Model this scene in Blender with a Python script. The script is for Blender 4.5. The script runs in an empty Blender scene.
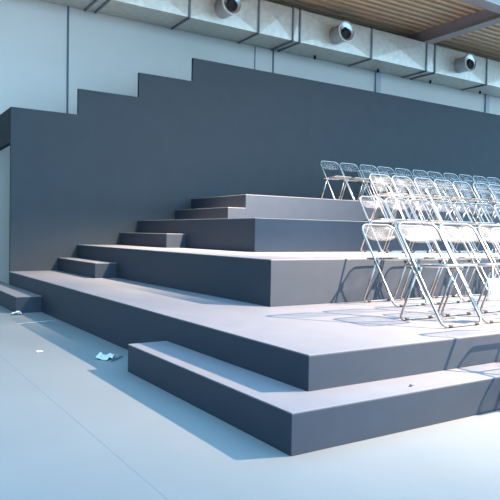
import bpy, bmesh, math, random
from mathutils import Vector, Matrix
random.seed(7)
S = bpy.context.scene
COL = S.collection
PI = math.pi

# ------------------------------------------------------------------ materials
def new_mat(name):
    m = bpy.data.materials.new(name); m.use_nodes = True
    nt = m.node_tree
    return m, nt, nt.nodes['Principled BSDF']

def plain(name, col, rough=.5, metal=0., spec=.5, noise=0., nscale=20., bump=0., bscale=200., stretch=None):
    m, nt, b = new_mat(name)
    b.inputs['Base Color'].default_value = (*col, 1)
    b.inputs['Roughness'].default_value = rough
    b.inputs['Metallic'].default_value = metal
    b.inputs['Specular IOR Level'].default_value = spec
    tc = nt.nodes.new('ShaderNodeTexCoord')
    src = tc.outputs['Object']
    if stretch:
        mp = nt.nodes.new('ShaderNodeMapping'); mp.inputs['Scale'].default_value = stretch
        nt.links.new(src, mp.inputs['Vector']); src = mp.outputs['Vector']
    if noise:
        n = nt.nodes.new('ShaderNodeTexNoise'); n.inputs['Scale'].default_value = nscale
        n.inputs['Detail'].default_value = 6
        nt.links.new(src, n.inputs['Vector'])
        r = nt.nodes.new('ShaderNodeValToRGB')
        r.color_ramp.elements[0].position = .3; r.color_ramp.elements[1].position = .7
        r.color_ramp.elements[0].color = (*[c*(1-noise) for c in col], 1)
        r.color_ramp.elements[1].color = (*[min(1, c*(1+noise)) for c in col], 1)
        nt.links.new(n.outputs['Fac'], r.inputs['Fac'])
        nt.links.new(r.outputs['Color'], b.inputs['Base Color'])
    if bump:
        n2 = nt.nodes.new('ShaderNodeTexNoise'); n2.inputs['Scale'].default_value = bscale
        n2.inputs['Detail'].default_value = 3
        nt.links.new(src, n2.inputs['Vector'])
        bp = nt.nodes.new('ShaderNodeBump'); bp.inputs['Strength'].default_value = bump
        bp.inputs['Distance'].default_value = .004
        nt.links.new(n2.outputs['Fac'], bp.inputs['Height'])
        nt.links.new(bp.outputs['Normal'], b.inputs['Normal'])
    return m

M = {}
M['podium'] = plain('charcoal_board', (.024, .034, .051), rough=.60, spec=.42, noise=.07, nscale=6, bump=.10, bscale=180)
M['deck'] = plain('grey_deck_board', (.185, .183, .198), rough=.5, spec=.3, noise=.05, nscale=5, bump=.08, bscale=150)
M['black_wall'] = plain('dark_painted_panel', (.041, .047, .053), rough=.75, spec=.15, noise=.05, nscale=3, bump=.1, bscale=120)
M['hall_wall'] = plain('pale_wall_paint', (.57, .535, .49), rough=.8, spec=.2, noise=.04, nscale=.7)
M['seam'] = plain('dark_joint', (.08, .12, .15), rough=.7)
M['pilaster'] = plain('lilac_metal_column', (.34, .335, .375), rough=.6)
M['duct'] = plain('galvanised_sheet', (.60, .57, .50), rough=.4, metal=.3, noise=.10, nscale=9, bump=.05, bscale=30)
M['flange'] = plain('duct_flange', (.19, .225, .245), rough=.5, metal=.6)
M['nozzle'] = plain('brushed_aluminium', (.44, .45, .48), rough=.28, metal=.9, noise=.08, nscale=14)
M['rim'] = plain('cream_plastic_rim', (.52, .49, .43), rough=.5)
M['hole'] = plain('black_throat', (.012, .012, .014), rough=.8)
M['roofdeck'] = plain('brown_roof_sheet', (.92, .64, .40), rough=.7, noise=.02, nscale=2)
M['beam'] = plain('lilac_steel_paint', (.34, .32, .36), rough=.6)
M['flange_steel'] = plain('pale_steel_flange', (.42, .36, .335), rough=.6)
M['chrome'] = plain('chromed_tube', (.39, .36, .335), rough=.14, metal=.9)
M['rubber'] = plain('dark_rubber', (.010, .009, .009), rough=.7)
M['paper'] = plain('white_paper', (.55, .55, .55), rough=.8)
M['green'] = plain('green_ink', (.35, .62, .42), rough=.8)
M['pink'] = plain('pink_ink', (.80, .50, .52), rough=.8)
M['pebble'] = plain('dark_crumb', (.10, .09, .085), rough=.8)
M['stick'] = plain('dark_stick', (.06, .08, .10), rough=.6)
M['lamp_body'] = plain('black_lamp_housing', (.03, .03, .03), rough=.5)
M['plasticbit'] = plain('clear_plastic_scrap', (.45, .5, .52), rough=.25)

# floor: pale blue resin with soft cloudiness and faint joints
m, nt, b = new_mat('pale_blue_resin_floor'); M['floor'] = m
tc = nt.nodes.new('ShaderNodeTexCoord')
n = nt.nodes.new('ShaderNodeTexNoise'); n.inputs['Scale'].default_value = 1.3; n.inputs['Detail'].default_value = 8
nt.links.new(tc.outputs['Object'], n.inputs['Vector'])
r = nt.nodes.new('ShaderNodeValToRGB')
r.color_ramp.elements[0].position = .3; r.color_ramp.elements[0].color = (.176, .192, .194, 1)
r.color_ramp.elements[1].position = .7; r.color_ramp.elements[1].color = (.193, .209, .211, 1)
nt.links.new(n.outputs['Fac'], r.inputs['Fac'])
nt.links.new(r.outputs['Color'], b.inputs['Base Color'])
b.inputs['Roughness'].default_value = .46; b.inputs['Specular IOR Level'].default_value = .35

# clear plastic of the chairs: see-through, glossy and slightly milky
m, nt, b = new_mat('clear_plastic'); M['clear'] = m
nt.nodes.remove(b); out = nt.nodes['Material Output']
tr = nt.nodes.new('ShaderNodeBsdfTransparent'); tr.inputs['Color'].default_value = (.97, .975, .98, 1)
df = nt.nodes.new('ShaderNodeBsdfDiffuse'); df.inputs['Color'].default_value = (.55, .52, .50, 1)
tl = nt.nodes.new('ShaderNodeBsdfTranslucent'); tl.inputs['Color'].default_value = (.55, .52, .50, 1)
gl = nt.nodes.new('ShaderNodeBsdfGlossy'); gl.inputs['Roughness'].default_value = .18; gl.inputs['Color'].default_value = (.6, .6, .6, 1)
a1 = nt.nodes.new('ShaderNodeMixShader'); a1.inputs[0].default_value = .5
a2 = nt.nodes.new('ShaderNodeMixShader'); a2.inputs[0].default_value = .18
a3 = nt.nodes.new('ShaderNodeMixShader')
nz = nt.nodes.new('ShaderNodeTexNoise'); nz.inputs['Scale'].default_value = 9; nz.inputs['Detail'].default_value = 4
tc = nt.nodes.new('ShaderNodeTexCoord'); nt.links.new(tc.outputs['Object'], nz.inputs['Vector'])
mr = nt.nodes.new('ShaderNodeMapRange')
mr.inputs[1].default_value = .3; mr.inputs[2].default_value = .7
mr.inputs[3].default_value = .05; mr.inputs[4].default_value = .23
nt.links.new(nz.outputs['Fac'], mr.inputs[0]); nt.links.new(mr.outputs[0], a3.inputs[0])
nt.links.new(df.outputs[0], a1.inputs[1]); nt.links.new(tl.outputs[0], a1.inputs[2])
nt.links.new(a1.outputs[0], a2.inputs[1]); nt.links.new(gl.outputs[0], a2.inputs[2])
nt.links.new(tr.outputs[0], a3.inputs[1]); nt.links.new(a2.outputs[0], a3.inputs[2])
nt.links.new(a3.outputs[0], out.inputs['Surface'])

# translucent roof light panel
m, nt, b = new_mat('translucent_roof_glazing'); M['glazing'] = m
nt.nodes.remove(b); out = nt.nodes['Material Output']
tl = nt.nodes.new('ShaderNodeBsdfTranslucent'); tl.inputs['Color'].default_value = (.85, .95, .95, 1)
gl = nt.nodes.new('ShaderNodeBsdfGlossy'); gl.inputs['Roughness'].default_value = .2
mx = nt.nodes.new('ShaderNodeMixShader'); mx.inputs[0].default_value = .1
nt.links.new(tl.outputs[0], mx.inputs[1]); nt.links.new(gl.outputs[0], mx.inputs[2])
nt.links.new(mx.outputs[0], out.inputs['Surface'])

# ------------------------------------------------------------------ helpers
def box(bm, x0, x1, y0, y1, z0, z1):
    vs = [bm.verts.new((x, y, z)) for z in (z0, z1) for y in (y0, y1) for x in (x0, x1)]
    for f in ((0, 2, 3, 1), (4, 5, 7, 6), (0, 1, 5, 4), (1, 3, 7, 5), (3, 2, 6, 7), (2, 0, 4, 6)):
        bm.faces.new([vs[i] for i in f])

def prism(bm, poly, z0, z1):
    a = [bm.verts.new((x, y, z0)) for x, y in poly]; c = [bm.verts.new((x, y, z1)) for x, y in poly]
    bm.faces.new(a[::-1]); bm.faces.new(c)
    k = len(poly)
    for i in range(k):
        bm.faces.new((a[i], a[(i+1) % k], c[(i+1) % k], c[i]))

def tube(bm, pts, r, closed=False, seg=8):
    pts = [Vector(p) for p in pts]; k = len(pts); rings = []
    ref = None
    for i, p in enumerate(pts):
        if closed: t = (pts[(i+1) % k]-pts[i-1]).normalized()
        else: t = (pts[min(i+1, k-1)]-pts[max(i-1, 0)]).normalized()
        if ref is None:
            ref = Vector((0, 0, 1)) if abs(t.z) < .9 else Vector((0, 1, 0))
        nrm = (ref-t*ref.dot(t)).normalized(); ref = nrm
        bn = t.cross(nrm)
        rings.append([bm.verts.new(p+(nrm*math.cos(2*PI*j/seg)+bn*math.sin(2*PI*j/seg))*r) for j in range(seg)])
    rng = range(k) if closed else range(k-1)
    for i in rng:
        A = rings[i]; B = rings[(i+1) % k]
        off = 0
        if closed and i == k-1:
            off = min(range(seg), key=lambda o: sum((A[j].co-B[(j+o) % seg].co).length for j in range(seg)))
        for j in range(seg):
            bm.faces.new((A[j], A[(j+1) % seg], B[(j+1+off) % seg], B[(j+off) % seg]))
    if not closed:
        bm.faces.new(rings[0][::-1]); bm.faces.new(rings[-1])

def lathe(bm, prof, centre, axis, seg=32):
    """prof: list of (radius, distance along axis)"""
    axis = Vector(axis).normalized()
    u = axis.orthogonal().normalized(); v = axis.cross(u)
    c = Vector(centre); rings = []
    for rr, d in prof:
        rings.append([bm.verts.new(c+axis*d+(u*math.cos(2*PI*j/seg)+v*math.sin(2*PI*j/seg))*max(rr, 1e-4)) for j in range(seg)])
    for A, B in zip(rings, rings[1:]):
        for j in range(seg):
            bm.faces.new((A[j], A[(j+1) % seg], B[(j+1) % seg], B[j]))

def link(name, bm, mat, parent=None, smooth=False, bevel=0.):
    bmesh.ops.recalc_face_normals(bm, faces=bm.faces)
    me = bpy.data.meshes.new(name); bm.to_mesh(me); bm.free()
    if smooth:
        for p in me.polygons: p.use_smooth = True
    o = bpy.data.objects.new(name, me); COL.objects.link(o)
    me.materials.append(mat)
    if parent is not None: o.parent = parent
    if bevel:
        md = o.modifiers.new('Bevel', 'BEVEL'); md.width = bevel; md.segments = 2; md.limit_method = 'ANGLE'
    return o

def tag(o, label, cat, group=None, kind=None):
    o['label'] = label; o['category'] = cat
    if group: o['group'] = group
    if kind: o['kind'] = kind
    return o

def thing(name, label, cat, loc=(0, 0, 0), rz=0, group=None):
    o = bpy.data.objects.new(name, None); COL.objects.link(o)
    o.location = loc; o.rotation_euler = (0, 0, rz); o.empty_display_size = .1
    return tag(o, label, cat, group)

def structure(name, bm, mat, label=None, parent=None, smooth=False):
    o = link(name, bm, mat, parent, smooth)
    if parent is None: o['kind'] = 'structure'
    if label: o['label'] = label
    return o

def B(*boxes):
    bm = bmesh.new()
    for q in boxes: box(bm, *q)
    return bm

# ------------------------------------------------------------------ dimensions (metres)
XR = 14.0                       # right end of the tribune, out of frame
Z = [0, .390, .795, 1.200, 1.605]
Xl = [0, -.309, .711, 1.722, 2.721]
Yf = [0, 0.0, 1.831, 3.635, 5.429]
YW = 7.218                      # face of the stepped dark partition
HALL = 8.80                     # hall wall behind it
ROOF = 6.05

# ------------------------------------------------------------------ setting
structure('floor', B((-9, 17, -9, HALL, -.1, 0)), M['floor'], 'pale blue grey smooth hall floor')
link('floor_joint', B((-1.294, -1.288, -6, 8, 0, .0006)), plain('floor_joint_line', (.16, .185, .20), rough=.6), bpy.data.objects['floor'])
structure('wall_back', B((-9, 17, HALL, HALL+.2, 0, 6.4)), M['hall_wall'], 'pale blue white hall wall behind the dark partition')
for i, (x, w, d, mt) in enumerate(((1.0, .035, .012, 'seam'), (5.02, .014, .012, 'seam'), (5.50, .035, .012, 'seam'),
                                   (8.62, .16, .05, 'pilaster'), (12.85, .16, .05, 'pilaster'))):
    structure('trim_%d' % (i+1), B((x-w/2, x+w/2, HALL-d, HALL, .0, 5.6)), M[mt], 'vertical joint strip on the hall wall')

# roof: ribbed sheet on a girder, with a cross beam and a glazed strip
bm = bmesh.new()
prof = []; y = 5.60
while y < HALL-.02:
    prof += [(y, ROOF), (y+.08, ROOF), (y+.10, ROOF+.07), (y+.18, ROOF+.07)]; y += .20
prof.append((HALL, ROOF+.07))
lo = [(bm.verts.new((-9, yy, zz)), bm.verts.new((17, yy, zz))) for yy, zz in prof]
for a, c in zip(lo, lo[1:]): bm.faces.new((a[0], a[1], c[1], c[0]))
ceil = structure('ceiling', bm, M['roofdeck'], 'brown ribbed metal roof sheet above the duct')
bm = bmesh.new(); y = 5.74
while y < HALL-.05:
    box(bm, -9, 17, y, y+.035, ROOF-.012, ROOF-.001); y += .20
link('roof_shade_strip', bm, plain('roof_shade_tone', (.52, .37, .25), rough=.7), ceil)  # darker strips paint the shade lines between the sheet's ribs
sm = ceil.modifiers.new('Solidify', 'SOLIDIFY'); sm.thickness = .06; sm.offset = 1
structure('trim_6', B((-9, 17, 5.55, 5.67, 5.74, ROOF+.12), (-9, 17, 5.46, 5.76, 5.70, 5.74)), M['flange_steel'], 'pale pink grey steel girder along the roof edge')
bmk = B((9.50, 9.53, 5.68, HALL, 5.74, ROOF))
structure('trim_7', bmk, M['beam'], 'lilac grey steel cross beam under the roof sheet')
structure('trim_8', B((9.38, 9.66, 5.77, HALL, 5.715, 5.74)), M['flange_steel'], 'pale lower flange of the cross beam')
win = structure('window_1', B((-9, 17, 4.2, 5.54, 6.20, 6.22)), M['glazing'], 'bright glazed strip beside the roof girder')
bars = bmesh.new()
for k in range(18):
    x = -8+k*1.42; box(bars, x, x+.05, 4.2, 5.54, 6.12, 6.19)
box(bars, -9, 17, 4.9, 4.94, 6.12, 6.19)
link('glazing_bar', bars, plain('teal_glazing_bar', (.18, .30, .32), rough=.5), win)

# ------------------------------------------------------------------ tribune tiers
def tier_thing(name, label, cat, poly, z0, z1, group=None, lip=.008, front_mat=None):
    """a closed podium: body below, thin deck board on top"""
    xs = [q[0] for q in poly]; ys = [q[1] for q in poly]
    t = thing(name, label, cat, (min(xs), min(ys), z0), 0, group)
    off = [(x-min(xs), y-min(ys)) for x, y in poly]
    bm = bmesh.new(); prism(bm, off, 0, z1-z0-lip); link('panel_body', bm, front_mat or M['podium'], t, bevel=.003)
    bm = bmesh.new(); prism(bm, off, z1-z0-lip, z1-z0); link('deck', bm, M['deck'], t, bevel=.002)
    return t
def rect(x0, x1, y0, y1): return [(x0, y0), (x1, y0), (x1, y1), (x0, y1)]
XS, YS, YSB = -.615, -.271, 1.714
tier_thing('entry_step', 'low charcoal step wrapping the front corner of the tribune on the floor', 'step',
           [(XS, YS), (XR, YS), (XR, Yf[1]), (Xl[1], Yf[1]), (Xl[1], YSB), (XS, YSB)], 0, .2)
desc = ['lowest and widest charcoal tier, with two chair rows, standing on the floor',
        'second charcoal tier from the bottom, bright deck and one chair row at its back',
        'third charcoal tier from the bottom, its blue grey front below the pale top tier',
        'topmost tier with a pale grey front, against the dark partition']
for k in range(1, 5):
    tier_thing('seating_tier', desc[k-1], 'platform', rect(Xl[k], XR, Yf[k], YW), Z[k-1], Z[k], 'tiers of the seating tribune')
G = 'half-height aisle steps'
tier_thing('aisle_step', 'small charcoal block step at far left on the floor, beside the partition end', 'step', rect(-.617, Xl[1], 5.32, 8.2), 0, .2, G)
tier_thing('aisle_step', 'small charcoal block step on the lowest tier against the partition', 'step', rect(.413, Xl[2], 5.471, YW), Z[1], Z[1]+.2, G)
tier_thing('aisle_step', 'small charcoal block step with pale front on the second tier', 'step', rect(1.413, Xl[3], 5.417, YW), Z[2], Z[2]+.2, G)
tier_thing('aisle_step', 'small block step on the third tier, left of the topmost tier', 'step', rect(2.41, Xl[4], Yf[4], YW), Z[3], Z[3]+.2, G)

# stepped partition behind the tribune
ZT = [2.838, 3.244, 3.650, 4.056]
part = thing('stepped_partition', 'tall dark blue grey partition with stepped top behind the tribune', 'partition', (0, YW, 0))
poly = [(-.295, 0), (XR, 0), (XR, ZT[3]), (Xl[4], ZT[3]), (Xl[4], ZT[2]), (Xl[3], ZT[2]), (Xl[3], ZT[1]), (Xl[2], ZT[1]), (Xl[2], ZT[0]), (-.295, ZT[0])]
bm = bmesh.new()
a = [bm.verts.new((x, 0.002, z)) for x, z in poly]; c = [bm.verts.new((x, .06, z)) for x, z in poly]
bm.faces.new(a); bm.faces.new(c[::-1])
for i in range(len(poly)):
    j = (i+1) % len(poly); bm.faces.new((a[i], a[j], c[j], c[i]))
link('panel', bm, M['black_wall'], part)
link('header', B((-.295, -.215, .06, HALL-YW-.03, 2.316, ZT[0])), M['black_wall'], part)

# ------------------------------------------------------------------ duct with nozzles
DY, DZ0, DZ1 = 8.0, 5.045, 5.715
duct = thing('air_duct', 'long galvanised rectangular air duct along the top of the hall wall', 'duct', (0, DY, DZ0))
edges = [-9, -6.2, -4.1, -2.05, -.1, 1.30, 1.49, 3.04, 4.59, 5.44, 5.62, 7.66, 9.47, 9.77, 11.77, 13.8, 17]
H = DZ1-DZ0; D = HALL-DY-.02
for x0, x1 in zip(edges, edges[1:]):
    bm = bmesh.new()
    box(bm, x0+.012, x1-.012, .02, D, 0, H)
    # cross-broken front sheet: shallow pyramid
    q = [bm.verts.new(v) for v in ((x0+.012, .02, 0), (x1-.012, .02, 0), (x1-.012, .02, H), (x0+.012, .02, H))]
    ap = bm.verts.new(((x0+x1)/2, -.018, H*.5))
    for i in range(4): bm.faces.new((q[i], q[(i+1) % 4], ap))
    link('duct_section', bm, M['duct'], duct)
for x in edges[1:-1]:
    bm = bmesh.new()
    box(bm, x-.016, x+.016, -.012, D, -.03, H+.02)
    link('duct_flange', bm, M['flange'], duct)
for x in (6.5, 8.45, 10.3, 12.3):
    link('hanger_bracket', B((x-.02, x+.02, D-.20, D-.16, -.08, 0)), M['hole'], duct)
for x in (3.74, 6.58, 10.64):
    ax = Vector((0, -1, 0)); c0 = (x, -.012, .30)
    bm = bmesh.new(); lathe(bm, [(.19, -.02), (.19, .30), (.205, .33)], c0, ax); t = link('jet_nozzle', bm, M['nozzle'], duct, True)
    bm = bmesh.new(); lathe(bm, [(.190, .335), (.222, .325), (.228, .345), (.222, .365), (.194, .37), (.190, .335)], c0, ax); link('rim', bm, M['rim'], t, True)
    bm = bmesh.new(); lathe(bm, [(.192, .345), (.150, .335), (.100, .325)], c0, ax); link('funnel', bm, M['nozzle'], t, True)
    bm = bmesh.new(); lathe(bm, [(.100, .30), (.106, .375), (.096, .38), (.090, .35), (.0, .34)], (x, -.012, .295), Vector((0, -1, -.12))); link('throat', bm, M['hole'], t, True)

# ------------------------------------------------------------------ folding chair
FW = .217                   # half width of the long loop (tube centre)
TOPY, TOPZ = .45, .725
R = .0095
def rrect(hw, l0, l1, r0, r1, n=6):
    """rounded rectangle in (x, s): bottom radius r0, top radius r1"""
    pts = []
    def arc(cx, cs, r, a0, a1):
        for i in range(n+1):
            a = a0+(a1-a0)*i/n; pts.append((cx+r*math.cos(a), cs+r*math.sin(a)))
    arc(hw-r0, l0+r0, r0, -PI/2, 0); arc(hw-r1, l1-r1, r1, 0, PI/2)
    arc(-hw+r1, l1-r1, r1, PI/2, PI); arc(-hw+r0, l0+r0, r0, PI, 1.5*PI)
    return pts
LEN = math.hypot(TOPY, TOPZ-R)
UY, UZ = TOPY/LEN, (TOPZ-R)/LEN
def on_back(x, s, d=0.):    # point in the plane of the long loop; d = offset to the rear
    return (x, s*UY+d*UZ, R+s*UZ-d*UY)
PIV = .45                   # distance of the hinge up the loop
PY_, PZ_ = PIV*UY, R+PIV*UZ

def make_chair(label):
    t = thing('folding_chair', label, 'chair')
    bm = bmesh.new(); tube(bm, [on_back(x, s) for x, s in rrect(FW, 0, LEN, .05, .085)], R, True); link('front_frame', bm, M['chrome'], t, True)
    # rear leg loop, a U hanging from the hinges
    hw = .203; ry = .400
    L2 = math.hypot(ry-PY_, PZ_-R)
    u = ((ry-PY_)/L2, (R-PZ_)/L2)
    pts = [(-hw, 0)] + [(-hw+.045-.045*math.cos(a), L2-.045+.045*math.sin(a)) for a in [PI/2*i/6 for i in range(7)]]
    pts += [(-x, s) for x, s in pts[::-1]]
    bm = bmesh.new(); tube(bm, [(x, PY_+s*u[0], PZ_+s*u[1]) for x, s in pts], R*.9); link('rear_leg_frame', bm, M['chrome'], t, True)
    # seat: tube rim with a thin dished clear pan
    SY0, SY1, SZ = .02, .40, .425
    def seat_pt(x, s): return (x, SY0+s, SZ-.045*s)
    bm = bmesh.new(); tube(bm, [seat_pt(x, s) for x, s in rrect(.188, 0, SY1-SY0, .05, .05)], .0085, True); link('seat_frame', bm, M['chrome'], t, True)
    bm = bmesh.new(); N = 8; g = []
    for i in range(N+1):
        row = []
        for j in range(N+1):
            x = -.178+.356*i/N; s = .01+(SY1-SY0-.02)*j/N
            e = (1-(2*i/N-1)**2)*(1-(2*j/N-1)**2)
            p = seat_pt(x, s); row.append(bm.verts.new((p[0], p[1], p[2]-.016*e)))
        g.append(row)
    for i in range(N):
        for j in range(N): bm.faces.new((g[i][j], g[i+1][j], g[i+1][j+1], g[i][j+1]))
    o = link('seat', bm, M['clear'], t, True); o['label'] = 'clear plastic seat pan'
    md = o.modifiers.new('Solidify', 'SOLIDIFY'); md.thickness = .006
    # backrest: clear panel filling the rounded top of the loop, bowed to the rear
    bm = bmesh.new(); NX, NS = 16, 6; g = []
    ht = .150
    for i in range(NX+1):
        k = 2*i/NX-1; x = k*(FW-.006)
        top = LEN-.006; ax_ = abs(x)
        if ax_ > FW-.085:
            d = ax_-(FW-.085); top = LEN-.085+math.sqrt(max(0, .079**2-min(d, .079)**2))
        bot = LEN-ht-.012*(1-k*k)+.020*k**6
        if top < bot+.012: top = bot+.012
        g.append([bm.verts.new(on_back(x, bot+(top-bot)*j/NS, .030*(1-k*k)*(1-.35*j/NS))) for j in range(NS+1)])
    for i in range(NX):
        for j in range(NS): bm.faces.new((g[i][j], g[i+1][j], g[i+1][j+1], g[i][j+1]))
    o = link('backrest', bm, M['clear'], t, True); o['label'] = 'clear plastic backrest'
    md = o.modifiers.new('Solidify', 'SOLIDIFY'); md.thickness = .005
    for s in (-1, 1):
        bm = bmesh.new(); lathe(bm, [(0, -.016), (.026, -.016), (.029, -.012), (.029, .006), (.024, .010), (0, .010)], (s*(FW-.022), PY_, PZ_), (1, 0, 0), 16)
        link('hinge_disc', bm, M['chrome'], t, True)
        for yy, hw2 in ((0.0, FW), (ry, .203)):
            bm = bmesh.new(); tube(bm, [(s*(hw2-.095), yy, R), (s*(hw2-.055), yy, R)], R*1.02+.0012); link('rubber_foot', bm, M['rubber'], t, True)
    return t

def dup(root, loc, rz, label):
    r_ = root.copy(); COL.objects.link(r_); r_.location = loc; r_.rotation_euler = (0, 0, rz); r_['label'] = label
    for ch in list(root.children):
        c_ = ch.copy(); COL.objects.link(c_); c_.parent = r_
    return r_

ordn = ['leftmost', 'second', 'third', 'fourth', 'fifth', 'sixth', 'seventh', 'eighth', 'ninth', 'tenth', 'eleventh', 'twelfth']
PITCH = .465
rows = [  # start x (left side), front foot y, deck, count, where
    (1.055, .312, 1, 5, 'in the front row on the lowest tier'),
    (1.672, 1.335, 1, 6, 'in the rear row on the lowest tier'),
    (3.22, 3.08, 2, 7, 'in the row on the second tier'),
    (4.120, 3.84, 3, 7, 'in the front row on the third tier'),
    (5.140, 4.89, 3, 8, 'in the rear row on the third tier'),
    (4.72, 5.74, 4, 11, 'in the front row on the topmost tier'),
    (6.300, 6.50, 4, 10, 'in the rear row on the topmost tier'),
]
proto = None
for x0, y0, tk, cnt, where in rows:
    for k in range(cnt):
        q = ordn[k] if k == 0 else ordn[k]+' from left'
        lab = 'clear plastic folding chair, %s %s' % (q, where)
        loc = (x0+.2325+k*PITCH+random.uniform(-.006, .006), y0+random.uniform(-.02, .02), Z[tk]+.0018)
        rz = .015+random.uniform(-.012, .012)
        if proto is None:
            proto = make_chair(lab); proto['group'] = 'clear folding chairs on the tribune'
            proto.location = loc; proto.rotation_euler = (0, 0, rz)
        else: dup(proto, loc, rz, lab)
# chair off the right edge casts a shadow in; its support block is added
tier_thing('added_block', 'added low charcoal block, out of frame, holding up the chair at right edge', 'step', rect(1.17, 3.4, -.85, -.274), 0, .2)
dup(proto, (1.41, -.555, .2018), .0, 'clear plastic folding chair on the low step before the tiers, at right edge')

# white sheet taped below the seat of the second front-row chair
sh = thing('paper_sheet', 'white paper sheet taped below a front row chair seat at right edge', 'paper', (1.055+.2325+PITCH, .312, Z[1]+.0018))
bm = bmesh.new(); N = 8
g = [[bm.verts.new((-.19+.24*i/N, .006-.010*math.sin(PI*j/N)-.006*math.sin(2.2*i/N), .325-.165*j/N)) for j in range(N+1)] for i in range(N+1)]
for i in range(N):
    for j in range(N): bm.faces.new((g[i][j], g[i+1][j], g[i+1][j+1], g[i][j+1]))
o = link('sheet', bm, M['paper'], sh, True); md = o.modifiers.new('Solidify', 'SOLIDIFY'); md.thickness = .001
link('tape', B((-.135, -.120, .004, .006, .31, .418), (-.02, -.005, -.002, .0, .31, .418)), M['plasticbit'], sh)
o = link('green_mark', B((-.165, -.150, -.010, -.0085, .215, .245), (-.145, -.135, -.012, -.0105, .20, .23)), M['green'], sh); o['label'] = 'faint green mark'
o = link('pink_mark', B((-.10, -.088, -.016, -.0145, .215, .275), (-.07, -.06, -.017, -.0155, .21, .26)), M['pink'], sh); o['label'] = 'faint pink mark'

# ------------------------------------------------------------------ litter
def scrap(name, label, cat, loc, w, d, h, mat, seed, n=5, rz=0):
    rnd = random.Random(seed)
    bm = bmesh.new()
    g = [[bm.verts.new((-w/2+w*i/n+rnd.uniform(-.1, .1)*w/n, -d/2+d*j/n+rnd.uniform(-.1, .1)*d/n,
                        .002+h*rnd.random()*(.3+.7*math.sin(PI*i/n)))) for j in range(n+1)] for i in range(n+1)]
    for i in range(n):
        for j in range(n): bm.faces.new((g[i][j], g[i+1][j], g[i+1][j+1], g[i][j+1]))
    o = link(name, bm, mat); md = o.modifiers.new('Solidify', 'SOLIDIFY'); md.thickness = .0015; md.offset = 1
    o.location = loc; o.rotation_euler = (0, 0, rz)
    return tag(o, label, cat)
scrap('crumpled_paper', 'crumpled white paper on the floor beside the low step', 'litter', (-.585, 2.22, 0), .14, .12, .05, M['paper'], 3, rz=.5)
bm = bmesh.new(); tube(bm, [(0, 0, .006), (.065, .05, .010), (.13, .10, .016)], .005); o = link('dark_stick', bm, M['stick'], None, True)
o.location = (-.60, 2.09, 0); tag(o, 'thin dark stick lying by the crumpled paper', 'litter')
scrap('plastic_scrap', 'shiny clear plastic scrap on the floor by the far left block step', 'litter', (-.63, 5.2, 0), .12, .10, .05, M['plasticbit'], 5)
scrap('paper_scrap', 'tiny white scrap alone on the lit floor left of the tribune', 'litter', (-.98, 2.75, 0), .05, .05, .008, M['paper'], 8, 3)
scrap('tape_strip', 'pale thin tape strip on the shaded floor near the far block step', 'litter', (-.58, 4.45, 0), .44, .03, .004, M['plasticbit'], 9, 6, rz=.25)
def crumb(label, loc, r, mat, name='crumb'):
    bm = bmesh.new(); bmesh.ops.create_icosphere(bm, subdivisions=2, radius=r)
    for v in bm.verts: v.co *= random.uniform(.8, 1.15); v.co.z *= .7
    o = link(name, bm, mat, None, True); o.location = (loc[0], loc[1], loc[2]+r*.6); tag(o, label, 'litter')
crumb('dark crumb on the front part of the low step', (.250, -.185, .2), .009, M['pebble'])
crumb('pale crumb beside the dark crumb on the low step', (.285, -.175, .2), .006, M['paper'], 'pale_crumb')

# ------------------------------------------------------------------ lights
def aim(o, target):
    o.rotation_euler = (Vector(target)-o.location).to_track_quat('-Z', 'Y').to_euler()
def spot(name, loc, target, power, col, angle, blend, radius):
    l = bpy.data.lights.new(name, 'SPOT'); l.energy = power; l.color = col
    l.spot_size = math.radians(angle); l.spot_blend = blend; l.shadow_soft_size = radius
    o = bpy.data.objects.new(name, l); COL.objects.link(o); o.location = loc; aim(o, target)
    return o
LP = (4.55, -2.10, 4.43)
LA = (2.6, 3.72, 4.55)
WARM = (1, .74, .53)
spot('front_lamp', LP, (2.0, .7, .4), 11000, WARM, 68, 1.0, .02)
spot('upper_lamp', LA, (3.75, 5.2, 1.3), 7400, (1, .77, .57), 130, .9, .03)
def floodlight(label, loc, flap_d, slope, wide):
    """black lamp housing around the light, with a flap that trims the far edge of its beam"""
    t = thing('floodlight', label, 'lamp', loc)
    link('housing', B((-.22, .22, -.34, -.10, -.05, .26), (-.22, -.20, -.12, .06, -.05, .26), (.20, .22, -.12, .06, -.05, .26), (-.22, .22, -.12, .06, .24, .26)), M['lamp_body'], t)
    link('flap', B((-wide, wide, flap_d, flap_d+.012, flap_d*slope, wide*.5)), M['lamp_body'], t)
    return t
t = floodlight('black floodlight on a tall stand, above the right foreground', LP, .40, -.648, 1.3)
bm = bmesh.new(); tube(bm, [(0, -.24, -LP[2]+.05), (0, -.24, -.05)], .03); link('pole', bm, M['lamp_body'], t, True)
for k in range(3):
    a = k*2*PI/3+.5; bm = bmesh.new()
    tube(bm, [(0, -.24, -LP[2]+.7), (.6*math.cos(a), -.24+.6*math.sin(a), -LP[2]+.02)], .015); link('leg', bm, M['lamp_body'], t, True)
t = floodlight('black floodlight hanging from a pipe above the third tier', LA, .20, -1.10, .7)
bm = bmesh.new(); tube(bm, [(0, -.22, .26), (0, -.22, 1.05), (0, 2.2, 1.05)], .03); link('bracket_pipe', bm, M['lamp_body'], t, True)

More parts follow.
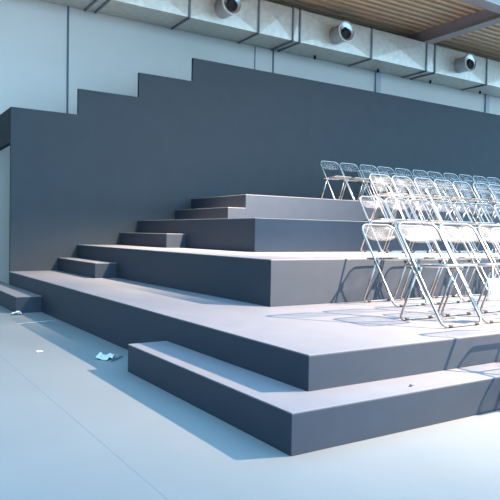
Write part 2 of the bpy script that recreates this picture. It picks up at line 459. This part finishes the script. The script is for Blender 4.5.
# daylight of the hall: cool sky from above and from the glazed long side, dim towards the left
w = bpy.data.worlds.new('hall_daylight'); S.world = w; w.use_nodes = True
nt = w.node_tree; bg = nt.nodes['Background']
tc = nt.nodes.new('ShaderNodeTexCoord')
sep = nt.nodes.new('ShaderNodeSeparateXYZ'); nt.links.new(tc.outputs['Generated'], sep.inputs[0])
def mrange(src, a, b_, c_, d):
    q = nt.nodes.new('ShaderNodeMapRange'); q.inputs[1].default_value = a; q.inputs[2].default_value = b_
    q.inputs[3].default_value = c_; q.inputs[4].default_value = d
    nt.links.new(src, q.inputs[0]); return q.outputs[0]
def math_(op, a, b_):
    q = nt.nodes.new('ShaderNodeMath'); q.operation = op
    for i, v in enumerate((a, b_)):
        if isinstance(v, float): q.inputs[i].default_value = v
        else: nt.links.new(v, q.inputs[i])
    return q.outputs[0]
side = math_('ADD', math_('MULTIPLY', sep.outputs['X'], .78), math_('MULTIPLY', sep.outputs['Y'], -.62))
fs = mrange(side, -.25, .75, .03, 1.25)
up = mrange(sep.outputs['Z'], .25, .95, 0., 1.)
low = mrange(sep.outputs['Z'], -.15, .05, .25, 1.)
mx = nt.nodes.new('ShaderNodeMix'); mx.data_type = 'FLOAT'
nt.links.new(up, mx.inputs[0]); nt.links.new(math_('MULTIPLY', fs, low), mx.inputs[2]); mx.inputs[3].default_value = .82
mc = nt.nodes.new('ShaderNodeMix'); mc.data_type = 'RGBA'
nt.links.new(up, mc.inputs[0]); mc.inputs[6].default_value = (.44, .73, 1.0, 1); mc.inputs[7].default_value = (.26, .60, 1.0, 1)
nt.links.new(mc.outputs[2], bg.inputs['Color'])
nt.links.new(math_('MULTIPLY', mx.outputs[0], 4.9), bg.inputs['Strength'])

# ------------------------------------------------------------------ camera
yaw, pit, rol = math.radians(32.7464), math.radians(-1.50562), math.radians(.948471)
F = Vector((math.sin(yaw)*math.cos(pit), math.cos(yaw)*math.cos(pit), math.sin(pit)))
r0 = Vector((math.cos(yaw), -math.sin(yaw), 0)); u0 = r0.cross(F)
Rv = r0*math.cos(rol)+u0*math.sin(rol); Uv = -r0*math.sin(rol)+u0*math.cos(rol)
cam = bpy.data.cameras.new('camera'); co = bpy.data.objects.new('camera', cam); COL.objects.link(co)
mw = Matrix((Rv, Uv, -F)).transposed().to_4x4(); mw.translation = Vector((-2.30539, -2.52493, 1.01250)); co.matrix_world = mw
cam.sensor_width = 36; cam.sensor_fit = 'HORIZONTAL'; cam.lens = 622.206*36/500; cam.clip_start = .05; cam.clip_end = 200
S.camera = co
vs = S.view_settings; vs.view_transform = 'Standard'; vs.look = 'None'; vs.exposure = 0; vs.gamma = 1; vs.use_curve_mapping = False
